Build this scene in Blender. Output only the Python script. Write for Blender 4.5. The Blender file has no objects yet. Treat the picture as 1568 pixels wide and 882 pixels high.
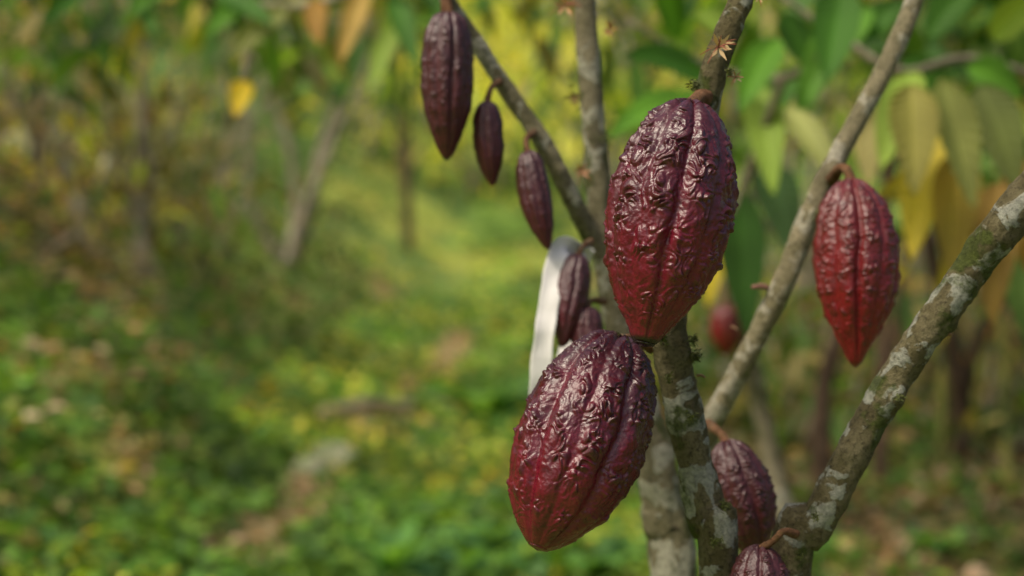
import bpy, math, random
import numpy as np
from mathutils import Vector, Matrix, noise

random.seed(7); rng = np.random.default_rng(11)
scene = bpy.context.scene
scene.view_settings.view_transform = 'Standard'
scene.view_settings.look = 'None'
scene.view_settings.exposure = 0
COL = scene.collection

# ------------------------------------------------------------ camera
CAMZ = 1.35
TP = 0.051
PITCH = math.atan(TP)
cam_d = bpy.data.cameras.new("camera"); cam = bpy.data.objects.new("camera", cam_d); COL.objects.link(cam)
cam.location = (0, 0, CAMZ); cam.rotation_euler = (math.radians(90) - PITCH, 0, 0)
cam_d.sensor_width = 36; cam_d.lens = 50; cam_d.clip_start = 0.05; cam_d.clip_end = 1000
cam_d.dof.use_dof = True; cam_d.dof.focus_distance = 0.975; cam_d.dof.aperture_fstop = 3.5
scene.camera = cam
K = 0.72 / 1568.0
def pt(px, py, d):
    """survey: direction measured in the photograph + distance -> world position"""
    a = (px - 784) * K; b = (441 - py) * K
    c, s = math.cos(PITCH), math.sin(PITCH)
    return Vector((d * a, d * (c + b * s), CAMZ + d * (-s + b * c)))
def rad(w, d): return w * K * d / 2

# ------------------------------------------------------------ light
SUN_EL, SUN_AZ = math.radians(56), math.radians(238)   # azimuth clockwise from +Y
w = bpy.data.worlds.new("World"); scene.world = w; w.use_nodes = True
nt = w.node_tree; nt.nodes.clear()
out = nt.nodes.new('ShaderNodeOutputWorld'); bg = nt.nodes.new('ShaderNodeBackground'); sky = nt.nodes.new('ShaderNodeTexSky')
sky.sky_type = 'NISHITA'; sky.sun_disc = False; sky.sun_elevation = SUN_EL; sky.sun_rotation = SUN_AZ
sky.dust_density = 7.0; sky.ozone_density = 0.2; sky.air_density = 1.0
bg.inputs[1].default_value = 0.15
nt.links.new(sky.outputs[0], bg.inputs[0]); nt.links.new(bg.outputs[0], out.inputs[0])
sl = bpy.data.lights.new("sun", 'SUN'); sl.energy = 3.2; sl.angle = math.radians(12); sl.color = (1, .91, .74)
so = bpy.data.objects.new("sun", sl); COL.objects.link(so)
dv = Vector((math.sin(SUN_AZ) * math.cos(SUN_EL), math.cos(SUN_AZ) * math.cos(SUN_EL), math.sin(SUN_EL)))
so.rotation_euler = dv.to_track_quat('Z', 'Y').to_euler(); so.location = (0, 0, 20)

# ------------------------------------------------------------ node helpers
def new_mat(name):
    m = bpy.data.materials.new(name); m.use_nodes = True
    n = m.node_tree; return m, n, n.nodes['Principled BSDF']
def N(n, t, **kw):
    x = n.nodes.new(t)
    for k, v in kw.items(): setattr(x, k, v)
    return x
def noise_n(n, vec, scale, detail=4, rough=.55, dist=0):
    x = N(n, 'ShaderNodeTexNoise'); x.inputs['Scale'].default_value = scale
    x.inputs['Detail'].default_value = detail; x.inputs['Roughness'].default_value = rough
    x.inputs['Distortion'].default_value = dist
    n.links.new(vec, x.inputs['Vector']); return x.outputs['Fac']
def maprange(n, v, a, b, c=0., d=1.):
    x = N(n, 'ShaderNodeMapRange'); x.inputs[1].default_value = a; x.inputs[2].default_value = b
    x.inputs[3].default_value = c; x.inputs[4].default_value = d
    n.links.new(v, x.inputs[0]); return x.outputs[0]
def mix(n, f, a, b, bt='MIX'):
    x = N(n, 'ShaderNodeMix', data_type='RGBA', blend_type=bt)
    for sock, v in ((x.inputs[0], f), (x.inputs[6], a), (x.inputs[7], b)):
        if isinstance(v, (int, float)): sock.default_value = v
        elif isinstance(v, tuple): sock.default_value = (*v, 1)
        else: n.links.new(v, sock)
    return x.outputs[2]
def math_n(n, op, a, b):
    x = N(n, 'ShaderNodeMath', operation=op)
    for i, v in enumerate((a, b)):
        if isinstance(v, (int, float)): x.inputs[i].default_value = v
        else: n.links.new(v, x.inputs[i])
    return x.outputs[0]
def bump(n, bsdf, h, strength, dist):
    b = N(n, 'ShaderNodeBump'); b.inputs['Strength'].default_value = strength; b.inputs['Distance'].default_value = dist
    n.links.new(h, b.inputs['Height']); n.links.new(b.outputs[0], bsdf.inputs['Normal'])

def pod_mat(name, top, low, wart, rough=.3, blacktip=0.):
    m, n, b = new_mat(name)
    at = N(n, 'ShaderNodeAttribute', attribute_name='pod'); sp = N(n, 'ShaderNodeSeparateColor')
    n.links.new(at.outputs['Color'], sp.inputs[0]); h, g, t = sp.outputs[0], sp.outputs[1], sp.outputs[2]
    tc = N(n, 'ShaderNodeTexCoord').outputs['Object']
    nz = noise_n(n, tc, 28, 3); tt = math_n(n, 'ADD', t, math_n(n, 'MULTIPLY', math_n(n, 'SUBTRACT', nz, .5), 1.3))
    c = mix(n, maprange(n, tt, .2, .8), top, low)
    c = mix(n, maprange(n, h, .15, .8, 0, .75), c, wart)
    c = mix(n, maprange(n, g, .3, 1.0, 0, .4), c, (low[0] * .9, low[1] * 2.2, low[2] * 1.4))
    mott = noise_n(n, tc, 140, 5, .65)
    c = mix(n, maprange(n, mott, .48, .70, 0, .6), c, (.016, .004, .005))
    sk = noise_n(n, tc, 700, 2, .5)
    c = mix(n, maprange(n, sk, .68, .76, 0, .3), c, (.25, .12, .09))
    if blacktip:
        c = mix(n, maprange(n, t, .955, .972, 0, blacktip), c, (.008, .006, .004))
    n.links.new(c, b.inputs['Base Color'])
    rn = noise_n(n, tc, 90, 4)
    n.links.new(maprange(n, rn, .3, .7, rough - .06, rough + .14), b.inputs['Roughness'])
    b.inputs['Specular IOR Level'].default_value = .55
    f = math_n(n, 'ADD', noise_n(n, tc, 420, 4, .65), math_n(n, 'MULTIPLY', noise_n(n, tc, 170, 3, .5), 1.5))
    bump(n, b, f, .5, .0010)
    return m

def bark_mat(name, c1, c2, lich, moss, lich_amt=.55, moss_amt=.56, sc=1.0):
    m, n, b = new_mat(name)
    tc = N(n, 'ShaderNodeTexCoord').outputs['Object']
    a = noise_n(n, tc, 48 * sc, 6, .65)
    c = mix(n, maprange(n, a, .38, .62), c1, c2)
    big = noise_n(n, tc, 17 * sc, 4, .6)
    c = mix(n, maprange(n, big, .47, .64, 0, .5), c, tuple(v * .5 for v in c1))
    fine = noise_n(n, tc, 260 * sc, 6, .75)
    c = mix(n, maprange(n, fine, .49, .66, 0, .8), c, tuple(v * .22 for v in c1))
    l = noise_n(n, tc, 38 * sc, 5, .55, .5)
    lm = maprange(n, l, lich_amt, lich_amt + .03)
    lc = mix(n, maprange(n, fine, .42, .64), lich, tuple(v * .5 for v in lich))
    c = mix(n, math_n(n, 'MULTIPLY', lm, .88), c, lc)
    mo = N(n, 'ShaderNodeMapping'); mo.inputs['Location'].default_value = (3.3, 1.7, 4.1); n.links.new(tc, mo.inputs[0])
    q = noise_n(n, mo.outputs[0], 22 * sc, 5, .65)
    mc = mix(n, maprange(n, fine, .35, .65), moss, tuple(v * .35 for v in moss))
    c = mix(n, maprange(n, q, moss_amt, moss_amt + .07, 0, .9), c, mc)
    n.links.new(c, b.inputs['Base Color']); b.inputs['Roughness'].default_value = .9
    b.inputs['Specular IOR Level'].default_value = .2
    hh = math_n(n, 'ADD', math_n(n, 'ADD', a, math_n(n, 'MULTIPLY', fine, 1.5)), math_n(n, 'MULTIPLY', lm, .35))
    bump(n, b, hh, 1., .0028 / sc)
    return m

def leaf_mat(name, transl=.4, rough=.45, spec=.5):
    m, n, b = new_mat(name)
    at = N(n, 'ShaderNodeAttribute', attribute_name='Col')
    n.links.new(at.outputs['Color'], b.inputs['Base Color']); b.inputs['Roughness'].default_value = rough
    b.inputs['Specular IOR Level'].default_value = spec
    tr = N(n, 'ShaderNodeBsdfTranslucent'); mx = N(n, 'ShaderNodeMixShader'); mx.inputs[0].default_value = transl
    n.links.new(mix(n, 1.0, at.outputs['Color'], (1.9, 1.75, .6), 'MULTIPLY'), tr.inputs[0])
    n.links.new(b.outputs[0], mx.inputs[1]); n.links.new(tr.outputs[0], mx.inputs[2])
    n.links.new(mx.outputs[0], n.nodes['Material Output'].inputs[0])
    return m

# ------------------------------------------------------------ mesh helpers
def mesh_obj(name, V, L, T, mats, cols=None, mi=None, smooth=True, attr='Col', parent=None):
    me = bpy.data.meshes.new(name)
    V = np.asarray(V, dtype=np.float32); L = np.asarray(L, dtype=np.int32); T = np.asarray(T, dtype=np.int32)
    me.vertices.add(len(V)); me.vertices.foreach_set('co', V.ravel())
    me.loops.add(len(L)); me.loops.foreach_set('vertex_index', L)
    me.polygons.add(len(T)); S = np.concatenate(([0], np.cumsum(T)[:-1])).astype(np.int32)
    me.polygons.foreach_set('loop_start', S); me.polygons.foreach_set('loop_total', T)
    for m in mats: me.materials.append(m)
    if mi is not None: me.polygons.foreach_set('material_index', np.asarray(mi, dtype=np.int32))
    if smooth: me.polygons.foreach_set('use_smooth', np.ones(len(T), dtype=bool))
    me.update(calc_edges=True); me.validate()
    if cols is not None:
        ca = me.color_attributes.new(attr, 'FLOAT_COLOR', 'POINT')
        C = np.ones((len(V), 4), dtype=np.float32); C[:, :3] = cols
        ca.data.foreach_set('color', C.ravel())
    o = bpy.data.objects.new(name, me); COL.objects.link(o)
    if parent: o.parent = parent
    return o

class Geo:
    def __init__(s): s.V = []; s.L = []; s.T = []; s.C = []; s.M = []; s.n = 0
    def add(s, V, L, T, C, mi=0):
        V = np.asarray(V, dtype=np.float32); s.V.append(V); s.L.append(np.asarray(L) + s.n); s.T.append(np.asarray(T))
        C = np.asarray(C, dtype=np.float32)
        if C.ndim == 1: C = np.tile(C, (len(V), 1))
        s.C.append(C); s.M.append(np.full(len(T), mi)); s.n += len(V)
    def build(s, name, mats, parent=None):
        return mesh_obj(name, np.vstack(s.V), np.concatenate(s.L), np.concatenate(s.T), mats, np.vstack(s.C), np.concatenate(s.M), parent=parent)

_LF = [(0, 2, 1), (0, 3, 2), (1, 2, 5, 4), (2, 3, 6, 5), (4, 5, 7), (5, 6, 7)]
_LL = np.array([i for f in _LF for i in f]); _LT = np.array([len(f) for f in _LF])
def leaves(geo, base, direc, length, width, col, droop=.25, fold=.15, mi=0, roll=.6):
    """vectorised folded, drooping leaf blades"""
    base = np.asarray(base, float); n = len(base)
    if n == 0: return
    d = np.asarray(direc, float); d /= np.linalg.norm(d, axis=1, keepdims=True) + 1e-9
    up = np.tile([0, 0, 1.], (n, 1)) + rng.normal(0, roll, (n, 3))
    s = np.cross(d, up); s /= np.linalg.norm(s, axis=1, keepdims=True) + 1e-9
    nn = np.cross(s, d)
    length = np.asarray(length).reshape(-1, 1) * np.ones((n, 1)); width = np.asarray(width).reshape(-1, 1) * np.ones((n, 1))
    def P(t, side):
        p = base + d * length * t + s * width * .5 * side + nn * width * fold * abs(side)
        p[:, 2] -= (droop * length * t * t)[:, 0]; return p
    vs = np.stack([P(0, 0), P(.3, -.85), P(.33, 0), P(.3, .85), P(.65, -.9), P(.68, 0), P(.65, .9), P(1., 0)], 1).reshape(-1, 3)
    L = (np.arange(n)[:, None] * 8 + _LL[None]).ravel(); T = np.tile(_LT, n)
    C = np.repeat(np.asarray(col, float), 8, axis=0)
    geo.add(vs, L, T, C, mi)

def spline(pts, rs, n):
    P = [Vector(p) for p in pts]; m = len(P)
    P2 = [P[0] * 2 - P[1]] + P + [P[-1] * 2 - P[-2]]
    R2 = [rs[0]] + list(rs) + [rs[-1]]
    out = []; segl = [(P[i + 1] - P[i]).length for i in range(m - 1)]; tot = sum(segl)
    cum = np.concatenate(([0], np.cumsum(segl)))
    for k in range(n):
        s = tot * k / (n - 1); i = min(int(np.searchsorted(cum, s, side='right')) - 1, m - 2); i = max(i, 0)
        t = (s - cum[i]) / max(segl[i], 1e-9)
        a, b, c, d = P2[i:i + 4]
        p = .5 * ((2 * b) + (c - a) * t + (2 * a - 5 * b + 4 * c - d) * t * t + (3 * b - a - 3 * c + d) * t ** 3)
        r = R2[i + 1] * (1 - t) + R2[i + 2] * t
        out.append((p, r))
    return out, tot

def tube(geo, pts, rs, n=60, seg=12, rough=0., col=(1, 1, 1), mi=0, knots=(), nscale=40, cap=True):
    sp, tot = spline(pts, rs, n)
    V = []; ref = Vector((0.3, 1, 0.1)).normalized()
    for k, (p, r) in enumerate(sp):
        a = sp[max(k - 1, 0)][0]; b = sp[min(k + 1, n - 1)][0]; t = (b - a).normalized()
        x = t.cross(ref).normalized(); y = t.cross(x).normalized()
        for j in range(seg):
            th = 2 * math.pi * j / seg; dr = x * math.cos(th) + y * math.sin(th)
            rr = r
            if rough:
                q = p + dr * r
                rr *= 1 + rough * (noise.noise(q * nscale) + .6 * noise.noise(q * nscale * 2.7) + .45 * noise.noise(Vector((q.x, q.y, q.z * 3)) * nscale * 3) + .25 * noise.noise(q * nscale * 8))
            for kp, ksz, kamp in knots:
                dd = (p + dr * r - kp).length
                if dd < ksz * 2.5: rr += kamp * math.exp(-(dd / ksz) ** 2)
            V.append(p + dr * rr)
    L = []; T = []
    for k in range(n - 1):
        for j in range(seg):
            j2 = (j + 1) % seg
            L += [k * seg + j, k * seg + j2, (k + 1) * seg + j2, (k + 1) * seg + j]; T.append(4)
    if cap:
        L += list(range((n - 1) * seg, n * seg)); T.append(seg); L += list(range(seg - 1, -1, -1)); T.append(seg)
    geo.add([tuple(v) for v in V], L, T, col, mi)

# ------------------------------------------------------------ terrain
def path_x(y): return -0.78 - 0.006 * y + .12 * math.sin(y * .35)
def ground_z(x, y):
    d = (path_x(y) - .40) - x
    z = 0.
    if d > -.5:
        e = (math.sqrt(d * d + .12) + d) / 2
        z += .60 * e if e < 16 else .60 * 16 + .12 * (e - 16)
    d2 = x - 3.0
    if d2 > 0: z += .10 * min(d2, 30)
    if y > 20: 
        z += .20 * (min(y, 95) - 20) * min(1, (y - 20) / 8)
    z += .09 * noise.noise(Vector((x * .9, y * .9, 0))) + .04 * noise.noise(Vector((x * 3, y * 3, 5)))
    if abs(x) < 1 and y < 3: z *= .5
    return z
# bare patches of the trail: (x, y, half width, half length, kind)
BARE = [(-.60, 14.5, .22, 2.8, 'orange'), (-.97, 6.4, .12, .8, 'brown'), (-.85, 8.9, .30, .5, 'tan'), (-1.5, 24, .8, 4, 'yellow'), (-.85, 11.2, .13, .7, 'orange'), (-1.05, 5.5, .13, .4, 'brown'), (-1.7, 20, .35, 1.0, 'orange')]
def bare(x, y):
    for bx, by, rx, ry, kd in BARE:
        if ((x - bx) / rx) ** 2 + ((y - by) / ry) ** 2 < 1 + .9 * noise.noise(Vector((x * 6, y * 2, 3))): return kd
    return None
m_ground, n, b = new_mat("ground_soil_and_moss")
tc = N(n, 'ShaderNodeTexCoord').outputs['Object']
at = N(n, 'ShaderNodeAttribute', attribute_name='Col'); spn = N(n, 'ShaderNodeSeparateColor'); n.links.new(at.outputs['Color'], spn.inputs[0])
a1 = noise_n(n, tc, 1.3, 6, .65); a2 = noise_n(n, tc, 9, 6, .7); a3 = noise_n(n, tc, .5, 4)
c = mix(n, maprange(n, a1, .38, .62), (.05, .10, .018), (.13, .23, .03))
c = mix(n, math_n(n, 'MULTIPLY', maprange(n, a3, .45, .62), spn.outputs[1]), c, (.30, .34, .05))
c = mix(n, maprange(n, a2, .52, .68, 0, .6), c, (.11, .075, .04))
pc = mix(n, maprange(n, a2, .35, .65), (.17, .13, .06), (.32, .20, .10))
c = mix(n, math_n(n, 'MULTIPLY', spn.outputs[0], .8), c, pc)
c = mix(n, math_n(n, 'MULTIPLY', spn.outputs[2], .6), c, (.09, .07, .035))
n.links.new(c, b.inputs['Base Color']); b.inputs['Roughness'].default_value = .95
bump(n, b, a2, .6, .04)
def axis_vals(lim, near, nn):
    t = np.linspace(-1, 1, nn); return np.sign(t) * (near * np.abs(t) + (lim - near) * np.abs(t) ** 4)
xs = axis_vals(260, 10, 261); ty = np.linspace(0, 1, 281); ys = -30 + 31 * np.minimum(ty / .1, 1) + np.where(ty > .1, 25 * (ty - .1) / .9 + 380 * ((ty - .1) / .9) ** 4, 0)
V = []; C = []
for y in ys:
    for x in xs:
        kd = bare(x, y); V.append((x, y, ground_z(x, y)))
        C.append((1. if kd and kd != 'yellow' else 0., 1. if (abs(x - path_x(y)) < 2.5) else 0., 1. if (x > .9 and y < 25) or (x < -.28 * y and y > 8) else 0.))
L = []; T = []; nx = len(xs)
for j in range(len(ys) - 1):
    for i in range(nx - 1): L += [j * nx + i, j * nx + i + 1, (j + 1) * nx + i + 1, (j + 1) * nx + i]; T.append(4)
mesh_obj("ground", V, L, T, [m_ground], np.array(C))

# ------------------------------------------------------------ ground cover
m_leaf = leaf_mat("foliage_leaf", .45, .55, .3); m_cover = leaf_mat("groundcover_leaf", .35, .65, .25)
GREENS = np.array([(.085, .19, .025), (.12, .25, .035), (.06, .13, .025), (.17, .29, .035), (.08, .16, .045)])
YELL = np.array([(.42, .42, .05), (.52, .46, .07), (.30, .38, .05), (.24, .33, .04), (.56, .42, .08)])  # yellow leaves; sunlit brightness is also put into the colour
BROWN = np.array([(.28, .17, .08), (.38, .22, .12), (.14, .09, .05), (.50, .37, .24)])
OLIVE = np.array([(.18, .18, .045), (.27, .23, .07), (.10, .12, .035), (.36, .30, .12)])
ORANGE = np.array([(.52, .27, .12), (.45, .24, .10), (.5, .36, .18)])
TAN = np.array([(.48, .37, .23), (.38, .30, .18)])
PALE = np.array([(.60, .55, .38), (.62, .50, .32), (.55, .58, .40)])
def pick(pal, n, j=.25):
    c = pal[rng.integers(0, len(pal), n)] * (1 + rng.normal(0, j, (n, 1))); return np.clip(c, .008, .62)
g = Geo()
B = []; Cc = []; Ln = []
for i in range(72000):
    y = 2.2 * (45 / 2.2) ** (random.random() ** .85); x = random.uniform(-.55, .5) * y + random.uniform(-.5, .5)
    k = noise.noise(Vector((x * .55, y * .4, 2))); k2 = noise.noise(Vector((x * 1.7, y * 1.2, 9))); k3 = noise.noise(Vector((x * 1.1, y * .8, 30)))
    kd = bare(x, y); u = random.random(); mul = 1 + .9 * k3
    s = x - path_x(y)
    if kd:
        if random.random() < .2: continue
        pal = {'orange': ORANGE, 'brown': BROWN, 'tan': TAN, 'yellow': YELL}[kd] if u < .6 else GREENS
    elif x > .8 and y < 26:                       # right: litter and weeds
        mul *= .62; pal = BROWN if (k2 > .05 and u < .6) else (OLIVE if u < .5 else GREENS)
    elif x < -.25 * y and y > 8.5:                # upper bank: leaf litter
        mul *= 1.0 + .5 * (k > .1); pal = BROWN if u < .35 else (OLIVE if u < .72 else (YELL if u < .80 else (PALE if u < .84 else GREENS)))
    elif s < -.75:                                # bank: deep green weeds, slope shading darkened into their colour
        mul *= .85; pal = GREENS if u < .82 else (OLIVE if u < .93 else BROWN)
        if k2 > .3: pal = BROWN if u < .5 else OLIVE
    else:
        mul *= 1.1; pal = YELL if (k > -.05 and u < .34) else GREENS
        if y < 6.5: mul *= .9
    cc = pal[random.randrange(len(pal))] * random.uniform(.55, 1.25) * max(.3, mul)
    ln = random.uniform(.04, .075) * (1 + y * .06) * (.7 if kd else 1)
    B.append((x, y, ground_z(x, y) + random.uniform(0, .06 + .004 * y) * (.4 if kd else 1))); Cc.append(np.minimum(cc, .62)); Ln.append(ln)
B = np.array(B); Ln = np.array(Ln); D = rng.normal(0, 1, (len(B), 3)); D[:, 2] = np.abs(D[:, 2]) * .4
leaves(g, B, D, Ln, Ln * .6, np.array(Cc), .3, .1)
g.build("ground_cover_plants", [m_cover])

# broad-leaved low plants
def rosette(name, x, y, nl, ln, wd, pal, up=.9):
    g = Geo(); z = ground_z(x, y)
    a = rng.uniform(0, 6.28, nl); u = rng.uniform(.3, up * 1.6, nl)
    D = np.stack([np.cos(a), np.sin(a), u], 1)
    Bp = np.tile([x, y, z], (nl, 1)) + D * .02
    leaves(g, Bp, D, ln * rng.uniform(.6, 1.1, nl), wd, pick(pal, nl, .15), .45, .12, roll=.2)
    g.build(name, [m_leaf])
BG = np.array([(.09, .21, .05), (.12, .27, .06), (.06, .16, .07), (.15, .30, .07)])
for (px, py, nl, ln, wd) in [(600, 895, 14, .42, .07), (590, 880, 8, .36, .07), (690, 900, 18, .30, .08), (770, 890, 20, .28, .09), (830, 880, 18, .28, .09), (900, 890, 18, .28, .09), (730, 860, 14, .25, .08), (860, 850, 14, .25, .08),
                             (745, 650, 20, .42, .12), (770, 640, 10, .36, .12), (955, 870, 14, .24, .08), (20, 600, 10, .30, .12), (60, 860, 14, .2, .07), (1300, 870, 12, .2, .06), (640, 820, 10, .2, .05), (1460, 860, 14, .25, .06), (1150, 870, 14, .22, .07)]:
    ty_ = (py - 330) * K; 
    y = 1.35 / ty_; x = (px - 784) * K * y
    for _ in range(25):
        z = ground_z(x, y); y = (1.35 - z) / ty_; x = (px - 784) * K * y
    rosette("broadleaf_plant", x, y, nl, ln * y / 5.0, wd * y / 5.0, BG)

# stones on the path
m_stone, n, b = new_mat("stone"); tc = N(n, 'ShaderNodeTexCoord').outputs['Object']
a = noise_n(n, tc, 12, 5, .7); n.links.new(mix(n, maprange(n, a, .38, .6), (.09, .13, .04), (.27, .26, .17)), b.inputs['Base Color']); b.inputs['Roughness'].default_value = .95
def stone(px, py, d, sx, sy, sz):
    import bmesh
    bm = bmesh.new(); bmesh.ops.create_icosphere(bm, subdivisions=4, radius=1)
    for v in bm.verts:
        k = 1 + .3 * noise.noise(v.co * 1.3 + Vector((px, 0, 0))) + .1 * noise.noise(v.co * 4)
        v.co = Vector((v.co.x * sx, v.co.y * sy, v.co.z * sz)) * k
    me = bpy.data.meshes.new("stone"); bm.to_mesh(me); bm.free(); me.materials.append(m_stone)
    o = bpy.data.objects.new("stone", me); COL.objects.link(o)
    x = (px - 784) * K * d; o.location = (x, d, ground_z(x, d) + sz * .25)
    for p in me.polygons: p.use_smooth = True
stone(510, 725, 7.2, .14, .16, .09); stone(470, 755, 6.9, .09, .10, .05); stone(545, 720, 7.3, .07, .08, .06); stone(700, 640, 9.3, .12, .15, .05)
g = Geo(); pA = (-1.15, 8.6); pB = (-.35, 9.6)
tube(g, [(pA[0] + (pB[0] - pA[0]) * t, pA[1] + (pB[1] - pA[1]) * t, ground_z(pA[0] + (pB[0] - pA[0]) * t, pA[1] + (pB[1] - pA[1]) * t) + .07) for t in (0, .3, .6, 1)], [.04, .045, .04, .03], 40, 12, .15, nscale=8)
m_barkdry = bark_mat("bark_dry", (.34, .27, .16), (.46, .38, .25), (.46, .42, .30), (.16, .20, .06), .6, .62, .2)
g.build("fallen_branch", [m_barkdry])

# ------------------------------------------------------------ background trees
m_barkbg = bark_mat("bark_background", (.28, .24, .16), (.46, .40, .28), (.60, .57, .46), (.16, .18, .06), .58, .6, .15)
m_barkdark = bark_mat("bark_dark", (.08, .05, .03), (.15, .10, .065), (.24, .20, .13), (.08, .10, .03), .66, .66, .15)
def clump(g, c, n, rr, ln, pal, mi=1, down=.5):
    c = np.asarray(c, float)
    Bp = c + rng.normal(0, rr, (n, 3)) * np.array([1, 1, .7])
    D = rng.normal(0, 1, (n, 3)); D[:, 2] = D[:, 2] * .5 - down
    l = ln * rng.uniform(.6, 1.2, n)
    leaves(g, Bp, D, l, l * .36, pick(pal, n), .3, .12, mi=mi)
def bg_tree(name, x, y, stems, r0, crown, pal, bark, h=3.2, ln=.24, spread=.6, crook=.16):
    g = Geo(); z0 = ground_z(x, y) - .05
    for k in range(stems):
        a = random.uniform(0, 6.28); sp = spread * random.uniform(.5, 1.2) if stems > 1 else spread * .3
        dx, dy = math.cos(a) * sp, math.sin(a) * sp
        top = h * random.uniform(.85, 1.1)
        J = lambda: random.uniform(-crook, crook)
        pts = [(x, y, z0), (x + dx * .2 + J() * .6, y + dy * .2, z0 + top * .2), (x + dx * .45 + J(), y + dy * .4, z0 + top * .42), (x + dx * .75 + J(), y + dy * .7, z0 + top * .68), (x + dx * 1.2 + J(), y + dy * 1.2, z0 + top)]
        rr = r0 * random.uniform(.6, 1)
        tube(g, pts, [rr * 1.2, rr, rr * .8, rr * .6, rr * .35], 34, 10, .14, nscale=9)
        for q in range(4):
            i = random.choice((2, 3, 3))
            pa = Vector(pts[i]).lerp(Vector(pts[i + 1]), random.random())
            pb = pa + Vector((random.uniform(-.8, .8), random.uniform(-.7, .7), random.uniform(.1, .8)))
            tube(g, [pa, pa.lerp(pb, .5) + Vector((0, 0, .06)), pb], [rr * .4, rr * .3, rr * .15], 10, 6)
            clump(g, pb, crown // 7, .22, ln, pal)
            clump(g, pa.lerp(pb, .6), crown // 12, .15, ln, pal)
    g.build(name, [bark, m_leaf])
def gx(px, d): return (px - 784) * K * d
DG = np.array([(.06, .15, .022), (.10, .21, .03), (.04, .10, .02), (.15, .27, .04)])
MIX = np.vstack([GREENS, OLIVE, YELL[:3]])
DK = np.vstack([DG, OLIVE[:3]]) * .9
bg_tree("cacao_tree_background", gx(215, 10.5), 10.5, 2, .06, 80, MIX, m_barkbg, 3.6, spread=.3)
bg_tree("cacao_tree_background", gx(60, 11.5), 11.5, 4, .04, 90, DK, m_barkbg, 3.4, spread=1.2, crook=.25)
bg_tree("cacao_tree_background", gx(440, 16), 16, 4, .06, 90, MIX, m_barkbg, 4., spread=1.6, crook=.3)
bg_tree("cacao_tree_background", gx(340, 19), 19, 3, .05, 90, MIX, m_barkbg, 4., spread=1.4, crook=.3)
bg_tree("cacao_tree_background", gx(625, 24), 24, 2, .10, 120, DK, m_barkdark, 5., spread=.5)
bg_tree("cacao_tree_background", gx(1275, 6.0), 6.0, 1, .055, 130, DG, m_barkdark, 3.4)
bg_tree("cacao_tree_background", gx(1350, 7.0), 7.0, 2, .04, 130, DG, m_barkdark, 3.5)
bg_tree("cacao_tree_background", gx(1480, 7.6), 7.6, 2, .05, 130, DG, m_barkdark, 3.4)
bg_tree("cacao_tree_background", gx(1110, 10), 10, 3, .05, 160, MIX, m_barkbg, 3.9)
bg_tree("cacao_tree_background", gx(1000, 14), 14, 3, .06, 160, MIX, m_barkbg, 4.4)
bg_tree("cacao_tree_background", gx(1240, 13), 13, 3, .06, 160, MIX, m_barkbg, 4.4)
bg_tree("cacao_tree_background", gx(1560, 11), 11, 3, .06, 160, MIX, m_barkdark, 4.2)
bg_tree("cacao_tree_background", gx(1420, 16), 16, 3, .06, 160, MIX, m_barkbg, 4.4)
m_cane, n, b = new_mat("cane"); tc = N(n, 'ShaderNodeTexCoord').outputs['Object']
n.links.new(mix(n, maprange(n, noise_n(n, tc, 4, 4), .4, .6), (.08, .11, .025), (.36, .32, .07)), b.inputs['Base Color']); b.inputs['Roughness'].default_value = .7
for px, d, lean in [(1448, 7.6, -.12), (1550, 6.8, -.16), (1495, 9.0, .14)]:
    g = Geo(); x = gx(px, d); z0 = ground_z(x, d)
    tube(g, [(x, d, z0), (x + lean * .5 + .04, d, z0 + .8), (x + lean * 1.2 - .03, d, z0 + 1.7), (x + lean * 2.4, d, z0 + 2.8)], [.024, .021, .018, .012], 40, 10, .08, nscale=6)
    clump(g, (x + lean * 2.4, d, z0 + 2.7), 16, .3, .3, MIX, mi=1); clump(g, (x + lean, d, z0 + 1.2), 12, .3, .26, MIX, mi=1)
    g.build("green_cane", [m_cane, m_leaf])

# undergrowth, hillside shrubs and distant trees
g = Geo()
for i in range(90):
    y = random.uniform(8.5, 26); x = -random.uniform(.20, .62) * y; h = random.uniform(.3, 1.4)
    pal = [OLIVE, BROWN, DK, MIX, YELL * .8, OLIVE * .6][random.randrange(6)]
    z = ground_z(x, y); x1 = x + random.uniform(-.4, .4)
    tube(g, [(x, y, z), (x1, y, z + h * .6), (x1 + random.uniform(-.5, .5), y, z + h + random.uniform(0, 1.2))], [.03, .022, .012], 10, 6, mi=0)
    clump(g, (x, y, z + h * .7), 36, .42, .18, pal)
    if i % 3 == 0: clump(g, (x, y - .2, z + h * .8), 4, .35, .17, PALE)
g.build("hillside_shrubs", [m_barkbg, m_leaf])
g = Geo()
for i in range(85):
    y = random.uniform(7.5, 18); x = random.uniform(.08, .55) * y; h = random.uniform(.2, 1.0)
    pal = [OLIVE, BROWN, DK, MIX, DG][random.randrange(5)]
    z = ground_z(x, y)
    tube(g, [(x, y, z), (x + .1, y, z + h)], [.02, .01], 6, 6, mi=0)
    clump(g, (x, y, z + h * .6), 48, .34, .18, pal * .85)
g.build("undergrowth", [m_barkbg, m_leaf])
g = Geo()
YB = np.array([(.60, .58, .14), (.62, .55, .16), (.48, .55, .10), (.40, .50, .08)])  # backlit glow of the central distance put into the leaf colour
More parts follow.
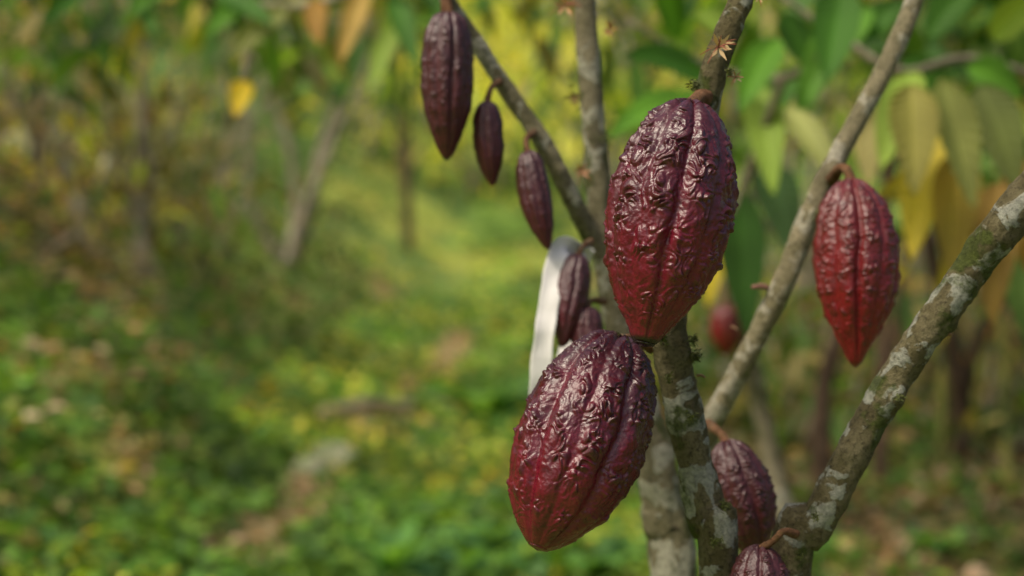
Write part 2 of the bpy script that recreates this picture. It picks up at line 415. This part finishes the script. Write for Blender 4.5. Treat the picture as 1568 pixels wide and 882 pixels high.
for i in range(200):
    y = random.uniform(24, 95); x = random.uniform(-.6, .6) * y
    z = ground_z(x, y); h = random.uniform(1.5, 5.0); u = random.random()
    mid = -.14 < x / y < .14
    pal = (YB if u < .75 else YELL) if mid else (YELL if u < .42 else (MIX if u < .78 else DK))
    tube(g, [(x, y, z - .1), (x + random.uniform(-.3, .3), y, z + h * .5), (x + random.uniform(-.5, .5), y, z + h)], [.10, .07, .04], 8, 6, mi=0)
    for q in range(3):
        clump(g, (x + random.uniform(-1.2, 1.2), y + random.uniform(-1, 1), z + h * random.uniform(.5, 1.1)), 42, .85, .48, pal, down=.1)
g.build("distant_trees", [m_barkbg, m_leaf])

def canopy(name, box, nb, per, ln, pal, seed):
    random.seed(seed); g = Geo(); (x0, x1), (y0, y1), (z0, z1) = box
    for i in range(nb):
        p = Vector((random.uniform(x0, x1), random.uniform(y0, y1), random.uniform(z0, z1)))
        q = p + Vector((random.uniform(-.5, .5), random.uniform(-.3, .3), random.uniform(.3, .9)))
        tube(g, [q, p.lerp(q, .5) + Vector((.03, 0, .04)), p], [.014, .01, .005], 8, 6, mi=0)
        clump(g, p, per, .13, ln, pal, down=.7)
        clump(g, p.lerp(q, .5), per // 2, .12, ln, pal, down=.7)
    g.build(name, [m_barkbg, m_leaf])
canopy("cacao_foliage", ((.6, 4.2), (3.6, 8.5), (1.75, 2.9)), 50, 8, .26, np.vstack([DG, DG, YELL[2:4]]), 3)
canopy("cacao_foliage", ((-4.5, -.6), (6, 11), (2.25, 3.2)), 50, 9, .27, np.vstack([DK, DG, MIX]), 4)
canopy("cacao_foliage", ((-1.2, .7), (5, 10), (2.25, 2.9)), 14, 8, .26, np.vstack([DG, DK]), 5)
random.seed(21)

# ------------------------------------------------------------ large blurred leaves near at right
m_bigleaf = leaf_mat("cacao_leaf", .4, .6, .22)
def big_leaf(g, a, tip, wd, col, face=Vector((0, -1, .3)), droop=.1, vein=1.5):
    a = Vector(a); tip = Vector(tip); d = tip - a; L = d.length; dn = d.normalized()
    s = dn.cross(face).normalized(); nn = s.cross(dn).normalized()
    nu, nv = 8, 40; V = []; C = []
    for i in range(nv + 1):
        t = i / nv
        wv = wd * .5 * (math.sin(math.pi * min(1, t ** .85)) ** .75) * (1 - .25 * t)
        for j in range(-nu, nu + 1):
            q = j / nu
            ph = (t * 11 - abs(q) * 1.3) % 1.0
            ve = math.exp(-((ph - .5) / .12) ** 2) * .5 + math.exp(-(q / .08) ** 2)
            p = a + d * t + s * wv * q + nn * (abs(q) * wv * .25 + .004 * math.sin(ph * 6.28) * abs(q)) + Vector((0, 0, 1)) * (droop * L * math.sin(math.pi * t))
            V.append(tuple(p)); k = 1 + (vein - 1) * min(1, ve) * .6
            bl = 1 + .35 * noise.noise(p * 14); C.append((col[0] * k * bl, col[1] * k * bl, col[2] * k * bl))
    w_ = 2 * nu + 1; Lp = []; T = []
    for i in range(nv):
        for j in range(2 * nu): Lp += [i * w_ + j, i * w_ + j + 1, (i + 1) * w_ + j + 1, (i + 1) * w_ + j]; T.append(4)
    g.add(V, Lp, T, np.array(C), 1)
g = Geo()
G1 = (.05, .14, .015); G2 = (.09, .22, .02); G3 = (.22, .32, .05); Y1 = (.45, .36, .04); O1 = (.30, .17, .035); PG = (.28, .30, .10); DGc = (.035, .09, .018)
tube(g, [(1.35, 2.9, 0), (1.30, 2.85, .9), (1.16, 2.7, 1.7), (1.0, 2.6, 2.3)], [.03, .026, .02, .012], 40, 10, .1)
def lb(*ps): tube(g, [pt(*p) for p in ps], [.008] * (len(ps) - 1) + [.004], 20, 8)
lb((1600, 120, 2.6), (1480, 90, 2.5), (1380, 110, 2.4), (1290, 60, 2.4), (1190, -10, 2.4))
lb((1290, 60, 2.4), (1200, 120, 2.5), (1080, 100, 2.6), (960, 30, 2.6))
lb((1200, 120, 2.5), (1150, 250, 2.6), (1120, 330, 2.6))
for a, tp, d1, d2, wpx, col in [
    ((1085, 125), (955, 85), 2.4, 2.3, 62, G1), ((1080, 150), (925, 215), 2.5, 2.4, 60, G2), ((1190, 60), (1130, 175), 2.4, 2.3, 70, G2),
    ((1290, -20), (1265, 130), 2.3, 2.2, 75, G1), ((1330, 10), (1215, 190), 2.5, 2.4, 70, G2), ((1205, 165), (1285, 290), 2.3, 2.2, 62, PG),
    ((1160, 130), (1185, 300), 2.6, 2.5, 60, G3), ((1230, 100), (1160, 230), 2.6, 2.6, 60, G1), ((1130, 290), (1145, 520), 2.7, 2.7, 85, DGc),
    ((1100, 330), (1085, 470), 2.8, 2.8, 55, Y1), ((1170, 250), (1215, 400), 2.7, 2.7, 70, (.09, .16, .08)), ((1395, 130), (1400, 300), 2.2, 2.15, 85, (.24, .22, .06)),
    ((1400, 110), (1350, 260), 2.3, 2.2, 70, G3), ((1440, 120), (1490, 320), 2.2, 2.2, 85, PG), ((1430, 200), (1395, 400), 2.4, 2.3, 75, Y1), ((1340, 150), (1330, 290), 2.5, 2.4, 70, (.30, .26, .10)),
    ((1470, 230), (1455, 430), 2.3, 2.3, 80, (.30, .22, .05)), ((1500, 130), (1560, 300), 2.3, 2.25, 80, (.12, .15, .04)), ((1530, 280), (1520, 500), 2.4, 2.3, 90, (.22, .14, .03)),
    ((1560, 240), (1575, 420), 2.4, 2.4, 80, O1), ((1480, 100), (1568, 150), 2.4, 2.4, 60, G2), ((1420, 60), (1500, -20), 2.4, 2.4, 60, G1),
    ((1380, 90), (1460, 170), 2.5, 2.5, 60, G1), ((1520, 60), (1590, -10), 2.5, 2.4, 60, G3), ((1040, 60), (1000, -40), 2.6, 2.5, 60, G1),
    ((1545, 330), (1590, 560), 2.6, 2.5, 80, (.08, .14, .03)), ((1310, 60), (1390, 0), 2.5, 2.5, 60, G1), ((1420, 320), (1340, 300), 2.6, 2.5, 50, Y1),
    ((1490, 340), (1440, 500), 2.6, 2.6, 60, Y1), ((1200, 20), (1240, 110), 2.5, 2.5, 60, G1), ((1120, 60), (1060, 20), 2.5, 2.5, 50, G3)]:
    fc = Vector((random.uniform(-.6, .2), -1, random.uniform(.0, .7)))
    big_leaf(g, pt(*a, d1), pt(*tp, d2), wpx * K * d1 * random.uniform(.9, 1.1), col, fc, random.uniform(.02, .14), 1.6)
g.build("cacao_sapling", [m_barkbg, m_bigleaf])
g = Geo()
def lb2(*ps): tube(g, [pt(*p) for p in ps], [.01] * (len(ps) - 1) + [.004], 20, 8)
lb2((640, -60, 3.2), (560, -20, 3.3), (450, 10, 3.4), (330, -10, 3.5), (100, -60, 3.6))
for a, tp, col in [((600, -10), (640, 110), G1), ((560, -20), (520, 100), (.45, .30, .08)), ((440, 10), (350, 95), PG), ((480, 0), (490, 70), O1), ((380, 0), (310, 60), G2),
                   ((620, 20), (560, 150), G3), ((330, -10), (420, 40), G1), ((650, -40), (700, 60), G1), ((375, 125), (360, 180), (.60, .44, .03)), ((150, -30), (60, 40), G1), ((200, -30), (240, 60), G1), ((270, -30), (190, 30), G2)]:
    big_leaf(g, pt(*a, 3.3), pt(*tp, 3.2), 42 * K * 3.3, col, Vector((random.uniform(-.5, .5), -1, .3)), .06, 1.5)
lb2((375, 125, 3.3), (385, 40, 3.35), (390, 0, 3.4))
g.build("cacao_twig", [m_barkbg, m_bigleaf])

# ------------------------------------------------------------ foreground cacao tree
m_barkA = bark_mat("bark_mossy", (.105, .088, .040), (.19, .165, .09), (.38, .39, .32), (.075, .10, .016), .535, .535)
m_barkB = bark_mat("bark_grey", (.15, .135, .072), (.26, .23, .145), (.44, .43, .33), (.10, .115, .03), .51, .57)
m_barkD = bark_mat("bark_pale", (.21, .185, .105), (.33, .285, .18), (.46, .43, .33), (.12, .135, .04), .54, .60)
base = Vector((.17, 1.22, -.05))
g = Geo()
def trunk(ps, extra_base=True, n=300, seg=56, rough=.14, mi=0, knots=(), col=(1, 1, 1)):
    P = [pt(x, y, d) for x, y, wd, d in ps]; R = [rad(wd, d) for x, y, wd, d in ps]
    if extra_base:
        P = [base + (P[0] - base) * .0, base.lerp(P[0], .5)] + P; R = [R[0] * 1.5, R[0] * 1.15] + R
    tube(g, P, R, n, seg, rough, col, mi, knots)
kA = [(pt(1063, 545, 1.06), .010, .006), (pt(1072, 140, 1.05), .010, .006), (pt(1010, 520, 1.06), .009, .004), (pt(1108, 780, 1.06), .009, .005), (pt(1105, 80, 1.04), .008, .004), (pt(1035, 700, 1.05), .008, .003), (pt(1128, 20, 1.04), .007, .004)]
trunk([(1100, 900, 62, 1.08), (1084, 800, 59, 1.08), (1062, 700, 55, 1.08), (1042, 600, 57, 1.08), (1025, 520, 54, 1.075), (1030, 400, 46, 1.08), (1058, 270, 44, 1.08), (1082, 160, 42, 1.075), (1102, 80, 41, 1.07), (1130, 10, 38, 1.07), (1150, -60, 34, 1.07), (1190, -220, 30, 1.08)], mi=0, knots=kA, n=460)
kB = [(pt(915, 200, 1.34), .012, .005), (pt(925, 340, 1.34), .014, .005), (pt(890, 90, 1.34), .01, .004), (pt(900, 20, 1.34), .01, .004)]
trunk([(1030, 900, 72, 1.34), (1018, 800, 68, 1.34), (1000, 690, 60, 1.34), (970, 580, 50, 1.36), (946, 480, 46, 1.37), (926, 380, 42, 1.37), (915, 280, 38, 1.37), (908, 180, 36, 1.37), (900, 80, 36, 1.37), (896, 0, 34, 1.37), (890, -120, 32, 1.37)], mi=1, knots=kB)
trunk([(935, 420, 30, 1.37), (905, 362, 30, 1.36), (872, 298, 29, 1.34), (830, 215, 28, 1.33), (778, 140, 27, 1.33), (735, 75, 26, 1.32), (690, 8, 25, 1.32), (640, -80, 22, 1.32)], False, 200, mi=1, knots=[(pt(860, 265, 1.32), .008, .004), (pt(815, 205, 1.32), .008, .004)])
trunk([(1045, 800, 46, 1.40), (1082, 660, 42, 1.34), (1112, 605, 34, 1.32), (1160, 515, 34, 1.3), (1205, 420, 34, 1.29), (1240, 330, 34, 1.29), (1285, 235, 30, 1.29), (1340, 135, 30, 1.29), (1385, 40, 29, 1.29), (1412, -40, 28, 1.29), (1440, -160, 26, 1.29)], False, 260, mi=2, rough=.1, knots=[(pt(1278, 262, 1.28), .010, .006), (pt(1172, 440, 1.28), .007, .004), (pt(1245, 330, 1.28), .008, .003)])
kE = [(pt(1455, 500, 1.05), .008, .005), (pt(1375, 610, 1.05), .008, .004), (pt(1535, 325, 1.02), .012, .004), (pt(1290, 690, 1.05), .008, .003), (pt(1480, 410, 1.04), .009, .003)]
trunk([(1205, 905, 62, 1.08), (1245, 810, 58, 1.07), (1295, 715, 54, 1.06), (1355, 605, 52, 1.06), (1420, 505, 52, 1.05), (1485, 415, 56, 1.05), (1535, 350, 62, 1.04), (1590, 285, 64, 1.04), (1680, 190, 62, 1.04)], mi=0, knots=kE, n=420)

def tuft(c, nrm, nst, ln, col, wd=.0006, mi=3, spread=.6):
    c = Vector(c); nrm = Vector(nrm).normalized()
    for i in range(nst):
        o = c + Vector((random.gauss(0, 1), random.gauss(0, 1), random.gauss(0, 1))) * ln * .5
        d = (nrm + Vector((random.gauss(0, spread), random.gauss(0, spread), random.gauss(0, spread)))).normalized()
        s = d.cross(Vector((random.gauss(0, 1), random.gauss(0, 1), random.gauss(0, 1)))).normalized() * wd * random.uniform(.6, 1.4)
        l = ln * random.uniform(.4, 1.2); m1 = o + d * l * .5; m2 = o + d * l + Vector((0, 0, -l * .3))
        k = random.uniform(.4, 1.2)
        g.add([tuple(o - s), tuple(o + s), tuple(m1 + s * .7), tuple(m1 - s * .7), tuple(m2)], [0, 1, 2, 3, 3, 2, 4], [4, 3], (col[0] * k, col[1] * k, col[2] * k), mi)
MOSS = (.085, .10, .018)
for px, py, d, dx, nst, ln in [(1062, 545, 1.065, 1, 160, .0045), (1060, 520, 1.06, 1, 90, .004), (1012, 515, 1.055, -.6, 110, .006), (1066, 132, 1.06, -1, 120, .004), (1108, 775, 1.06, 1, 120, .004),
                               (1058, 640, 1.055, .6, 60, .004), (1025, 580, 1.055, -.6, 60, .004), (1116, 110, 1.06, 1, 60, .003), (1456, 502, 1.05, .8, 60, .003), (1376, 608, 1.04, .8, 60, .003),
                               (1250, 790, 1.045, -.6, 60, .003), (925, 215, 1.34, 1, 60, .006), (882, 150, 1.34, -1, 60, .006), (1095, 830, 1.05, .3, 90, .004), (1248, 330, 1.27, 1, 40, .005), (1225, 850, 1.05, -.3, 70, .003)]:
    tuft(pt(px, py, d), (dx, -.5, .2), nst, ln, MOSS)
def flower(px, py, d, sz, col=(.45, .32, .16)):
    c = pt(px, py, d)
    for i in range(6):
        a = i * 1.05 + random.uniform(-.3, .3); dr = Vector((math.cos(a), -.5, math.sin(a))).normalized()
        s = dr.cross(Vector((0, -1, 0))).normalized() * sz * .13; m = c + dr * sz * .5; e = c + dr * sz * random.uniform(.8, 1.2) + Vector((0, -.15 * sz, 0))
        g.add([tuple(c), tuple(m + s), tuple(e), tuple(m - s)], [0, 1, 2, 3], [4], col, 3)
    for i in range(5):
        dr = Vector((random.gauss(0, 1), -.6, random.gauss(0, 1))).normalized()
        tube(g, [c, c + dr * sz * .6, c + dr * sz * 1.3 + Vector((0, 0, -sz * .2))], [sz * .05, sz * .04, sz * .02], 6, 5, col=(.28, .09, .05), mi=3)
flower(1100, 72, 1.035, .012); flower(1108, 66, 1.04, .008, (.48, .37, .18)); flower(1127, 118, 1.04, .006, (.25, .2, .1)); flower(1162, -2, 1.05, .005)
flower(933, 45, 1.33, .009, (.4, .2, .08)); flower(865, 8, 1.33, .014, (.45, .25, .12)); flower(890, 262, 1.32, .010, (.4, .2, .11)); flower(880, 150, 1.33, .007, (.25, .16, .08))
def stub(px, py, d, ex, ey, r, col=(.20, .12, .06), ed=None):
    a = pt(px, py, d); b = pt(ex, ey, ed or d - .005)
    tube(g, [a, a.lerp(b, .5) + Vector((0, 0, .001)), b], [r, r * .8, r * .7], 10, 10, .2, col, 3, nscale=200)
stub(1068, 575, 1.07, 1080, 578, .0012); stub(1175, 440, 1.29, 1152, 440, .003, (.22, .11, .08)); stub(1120, 500, 1.3, 1130, 506, .001)
stub(1440, 515, 1.05, 1458, 512, .0015); stub(1540, 325, 1.04, 1532, 322, .002, (.1, .08, .05))
m_bits = leaf_mat("moss_and_flowers", .15, .8)
tree = g.build("cacao_tree", [m_barkA, m_barkB, m_barkD, m_bits])

# ------------------------------------------------------------ cacao pods
PROF_A = [(0, .0), (.004, .16), (.02, .36), (.06, .55), (.12, .70), (.2, .84), (.3, .95), (.42, 1.), (.52, .985), (.63, .91), (.74, .76), (.83, .57), (.90, .39), (.95, .27), (.975, .22), (.99, .17), (1, 0)]
PROF_B = [(0, .0), (.004, .18), (.02, .38), (.06, .56), (.12, .72), (.2, .85), (.3, .95), (.42, 1.), (.55, 1.), (.68, .93), (.79, .78), (.88, .56), (.94, .37), (.975, .23), (.99, .15), (1, 0)]
PROF_C = [(0, .0), (.004, .14), (.02, .34), (.06, .55), (.13, .76), (.22, .9), (.35, .99), (.47, 1.), (.6, .93), (.72, .75), (.82, .52), (.90, .32), (.95, .21), (.98, .13), (1, 0)]
PROF_D = [(0, .0), (.004, .25), (.02, .5), (.06, .7), (.13, .86), (.22, .95), (.35, 1.), (.52, .99), (.66, .88), (.78, .68), (.88, .45), (.94, .30), (.98, .17), (1, 0)]
def sstep(a, b, x):
    x = max(0., min(1., (x - a) / (b - a))); return x * x * (3 - 2 * x)
def pod(top, bot, R, prof, mat, phase=0., nt=200, ns=150, bend=0., wart=1., groove=1., seed=0., stalk=None, stalk_r=.004, name="cacao_pod"):
    top = Vector(top); bot = Vector(bot); ax = bot - top; L = ax.length; az = ax.normalized()
    ay = az.cross(Vector((1, 0, 0))).normalized()
    if ay.y > 0: ay = -ay
    axx = ay.cross(az).normalized()
    if axx.x < 0: axx = -axx
    tp = np.array([p[0] for p in prof]); rp = np.array([p[1] for p in prof])
    V = []; C = []
    uu = np.linspace(0, 1, nt + 1); tv = (1 - np.cos(uu * math.pi)) / 2 * .55 + uu * .45
    sd = Vector((seed, seed * .7, seed * 1.3)); o1 = Vector((7, 3, 1)); o2 = Vector((2, 9, 4))
    for i in range(nt + 1):
        t = tv[i]
        pr = sum(np.interp(min(max(t + o, 0), 1), tp, rp) for o in (-.012, -.006, 0, .006, .012)) / 5 if .02 < t < .985 else float(np.interp(t, tp, rp))
        pr = float(pr)
        fade = min(1, t / .05) * min(1, (1 - t) / .05)
        tm = max(.28, .5 + .5 * math.cos((t - .38) * 3.3))
        for j in range(ns):
            th = 2 * math.pi * j / ns
            ct, st = math.cos(th), math.sin(th)
            P0 = Vector((ct * pr * R, st * pr * R, t * L)) * (.0455 / R)
            thw = th + .08 * noise.noise(P0 * 30 + sd) + .05 * math.sin(t * 5 + seed)
            a5 = ((thw + phase) * 5 / (2 * math.pi)) % 1.0
            g5 = math.exp(-(((a5 - .5)) / .085) ** 2)
            a5b = (a5 + .5) % 1.0
            g5b = math.exp(-(((a5b - .5)) / .07) ** 2) * .55
            rid = abs(math.sin(math.pi * (a5 * 2 + 1)))
            q = Vector((P0.x, P0.y, P0.z * .75)) * 132 + sd
            wv = Vector((noise.noise(q * .7), noise.noise(q * .7 + o1), noise.noise(q * .7 + o2))) * 1.3
            ds, _ = noise.voronoi(q + wv)
            e = sstep(.0, .45, ds[1] - ds[0]); dome = max(0, 1 - (ds[0] * 1.15) ** 2)
            worm = sstep(.25, 1., 1 - abs(noise.noise(q * .85 + wv * .8 + o1)) * 2.6)
            mk = sstep(-.25, .28, noise.noise(P0 * 66 + sd * 2) + .3 * (rid - .5))
            h = (e * dome * .85 + worm * .30) * (.12 + .88 * mk) * (.25 + .75 * rid) * tm
            lump = noise.noise(Vector((P0.x, P0.y, P0.z * .7)) * 60 + sd) * rid
            wr = noise.noise(q * 2.3 + wv)
            fine = noise.noise(P0 * 420 + sd)
            r = pr * R * (1 + groove * (-.09 * g5 - .05 * g5b + .015 * rid) * (.35 + .65 * fade)) + R * fade * wart * (.083 * h + .045 * lump + .012 * wr * tm + .004 * fine) * min(1, pr * 1.6)
            r = max(r, 0)
            off = bend * L * math.sin(math.pi * t)
            zz = t * L
            if t < .12: zz -= (rid - .4) * R * .10 * (1 - t / .12)
            v = top + az * zz + axx * (ct * r + off) + ay * (st * r)
            V.append(tuple(v)); C.append((min(1, h * 1.3), min(1, g5 + g5b * .8), t))
    Lp = []; T = []
    for i in range(nt):
        for j in range(ns):
            j2 = (j + 1) % ns; Lp += [i * ns + j, (i + 1) * ns + j, (i + 1) * ns + j2, i * ns + j2]; T.append(4)
    o = mesh_obj(name, V, Lp, T, [mat], np.array(C), attr='pod')
    if stalk:
        gg = Geo(); pts = [Vector(p) for p in stalk] + [top + az * R * .12]
        tube(gg, pts, [stalk_r * 1.5] + [stalk_r] * (len(pts) - 2) + [stalk_r * 1.3], 40, 20, .16, (1, 1, 1), 0, nscale=150)
        gg.build("stalk", [m_stalk], parent=o)
    return o
m_stalk = bark_mat("pod_stalk", (.13, .06, .028), (.21, .11, .055), (.23, .17, .10), (.10, .07, .02), .62, .62, 2)
mp1 = pod_mat("cacao_husk_ripe", (.052, .006, .011), (.128, .0035, .015), (.070, .012, .017), .25, .95)
mp2 = pod_mat("cacao_husk_crimson", (.034, .005, .009), (.118, .003, .013), (.048, .009, .013), .25)
mp3 = pod_mat("cacao_husk_red", (.105, .010, .009), (.175, .004, .010), (.095, .014, .013), .31)
mp4 = pod_mat("cacao_husk_dusky", (.045, .008, .010), (.068, .005, .012), (.052, .011, .013), .40)
pod(pt(1058, 158, 1.015), pt(985, 531, .995), rad(190, 1.0), PROF_A, mp1, phase=.35, nt=520, ns=460, bend=.002, seed=1.3, wart=1., stalk=[pt(1080, 150, 1.07), pt(1068, 152, 1.045)], stalk_r=.005)
pod(pt(950, 518, 1.045), pt(822, 843, 1.0), rad(191, 1.02), PROF_B, mp2, phase=.9, nt=520, ns=460, bend=.0, seed=4.1, wart=.95, stalk=[pt(1000, 530, 1.075), pt(975, 520, 1.07), pt(955, 520, 1.055)], stalk_r=.004)
pod(pt(1303, 276, 1.23), pt(1310, 563, 1.21), rad(125, 1.21), PROF_C, mp3, phase=.15, nt=300, ns=260, bend=.02, seed=7.7, wart=.85, groove=1.4, stalk=[pt(1274, 275, 1.275), pt(1286, 258, 1.25), pt(1298, 262, 1.24)], stalk_r=.004)
pod(pt(686, 20, 1.27), pt(684, 246, 1.27), rad(79, 1.27), PROF_D, mp4, phase=.6, nt=180, ns=150, seed=2.2, wart=.8, groove=1.2, stalk=[pt(686, -20, 1.31), pt(683, -2, 1.28)], stalk_r=.0045)
pod(pt(745, 156, 1.28), pt(754, 286, 1.28), rad(46, 1.28), PROF_D, mp4, phase=.2, nt=120, ns=110, seed=3.2, wart=.8, groove=1., bend=-.01, stalk=[pt(765, 125, 1.32), pt(752, 135, 1.29)], stalk_r=.0024)
pod(pt(808, 232, 1.28), pt(840, 383, 1.27), rad(49, 1.27), PROF_D, mp4, phase=.9, nt=120, ns=110, seed=5.2, wart=.8, groove=1., bend=-.02, stalk=[pt(818, 203, 1.32), pt(806, 213, 1.29)], stalk_r=.0024)
pod(pt(884, 391, 1.29), pt(860, 533, 1.27), rad(55, 1.28), PROF_D, mp4, phase=.4, nt=120, ns=110, seed=6.2, wart=.9, groove=1., stalk=[pt(905, 370, 1.33), pt(892, 378, 1.30)], stalk_r=.0024)
pod(pt(898, 470, 1.28), pt(902, 590, 1.27), rad(50, 1.27), PROF_D, mp4, phase=.1, nt=120, ns=110, seed=8.2, wart=.9, groove=1., stalk=[pt(925, 462, 1.33), pt(906, 460, 1.30)], stalk_r=.0024)
pod(pt(1112, 676, 1.20), pt(1160, 862, 1.19), rad(94, 1.2), PROF_A, mp4, phase=.5, nt=240, ns=220, bend=.02, seed=9.4, wart=1.1, stalk=[pt(1085, 650, 1.30), pt(1098, 660, 1.24), pt(1105, 665, 1.22)], stalk_r=.0035)
pod(pt(1163, 836, 1.05), pt(1163, 1010, 1.04), rad(96, 1.04), PROF_A, mp4, phase=.2, nt=240, ns=220, seed=10.4, wart=1.1, stalk=[pt(1218, 818, 1.05), pt(1200, 814, 1.04), pt(1184, 828, 1.04)], stalk_r=.0024)
pod(pt(1112, 468, 2.9), pt(1112, 545, 2.9), rad(50, 2.9), PROF_D, mp3, nt=80, ns=80, seed=11., wart=.4, stalk=[pt(1118, 400, 2.9), pt(1112, 440, 2.9)], stalk_r=.004)
g = Geo(); tube(g, [pt(1118, 330, 2.95), pt(1130, 420, 2.92), pt(1150, 560, 2.95), (.75, 3.0, 0)], [.012, .014, .018, .03], 40, 12, .1); g.build("cacao_stem", [m_barkbg])

# ------------------------------------------------------------ white cloth ribbon tied to the branch
m_rib, n, b = new_mat("white_cloth"); b.inputs['Base Color'].default_value = (.62, .61, .59, 1); b.inputs['Roughness'].default_value = .95; b.inputs['Specular IOR Level'].default_value = .05
tc = N(n, 'ShaderNodeTexCoord').outputs['Object']; bump(n, b, noise_n(n, tc, 120, 5, .6, .6), .35, .0015)
g = Geo()
def band(ps, d, fold=.0015):
    V = []; P, _ = spline([pt(x, y, dd) for x, y, w_, dd in ps], [w_ * K * d / 2 for x, y, w_, dd in ps], 90)
    m = 11
    for i, (p, r) in enumerate(P):
        t = (P[min(i + 1, 89)][0] - P[max(i - 1, 0)][0]).normalized(); s = t.cross(Vector((0.1, 1, 0))).normalized(); nn = t.cross(s)
        for j in range(m):
            q = j / (m - 1) * 2 - 1
            V.append(tuple(p + s * (r * q * (1 + .14 * noise.noise(p * 60))) + nn * (fold * (q * q - .5) + .004 * noise.noise(p * 45 + s * q * .5))))
    L = []; T = []
    for i in range(89):
        for j in range(m - 1): L += [i * m + j, i * m + j + 1, (i + 1) * m + j + 1, (i + 1) * m + j]; T.append(4)
    g.add(V, L, T, (1, 1, 1))
band([(899, 388, 14, 1.31), (884, 384, 26, 1.30), (864, 380, 38, 1.29), (853, 404, 36, 1.28), (843, 450, 32, 1.27), (834, 510, 30, 1.26), (828, 570, 31, 1.26), (823, 640, 30, 1.26), (820, 700, 22, 1.26)], 1.27)
band([(905, 380, 14, 1.31), (895, 400, 18, 1.32), (880, 450, 18, 1.33), (870, 510, 20, 1.33), (866, 560, 28, 1.32), (872, 620, 20, 1.32)], 1.3)
o = g.build("white_ribbon", [m_rib]); sm = o.modifiers.new("sol", 'SOLIDIFY'); sm.thickness = .0006
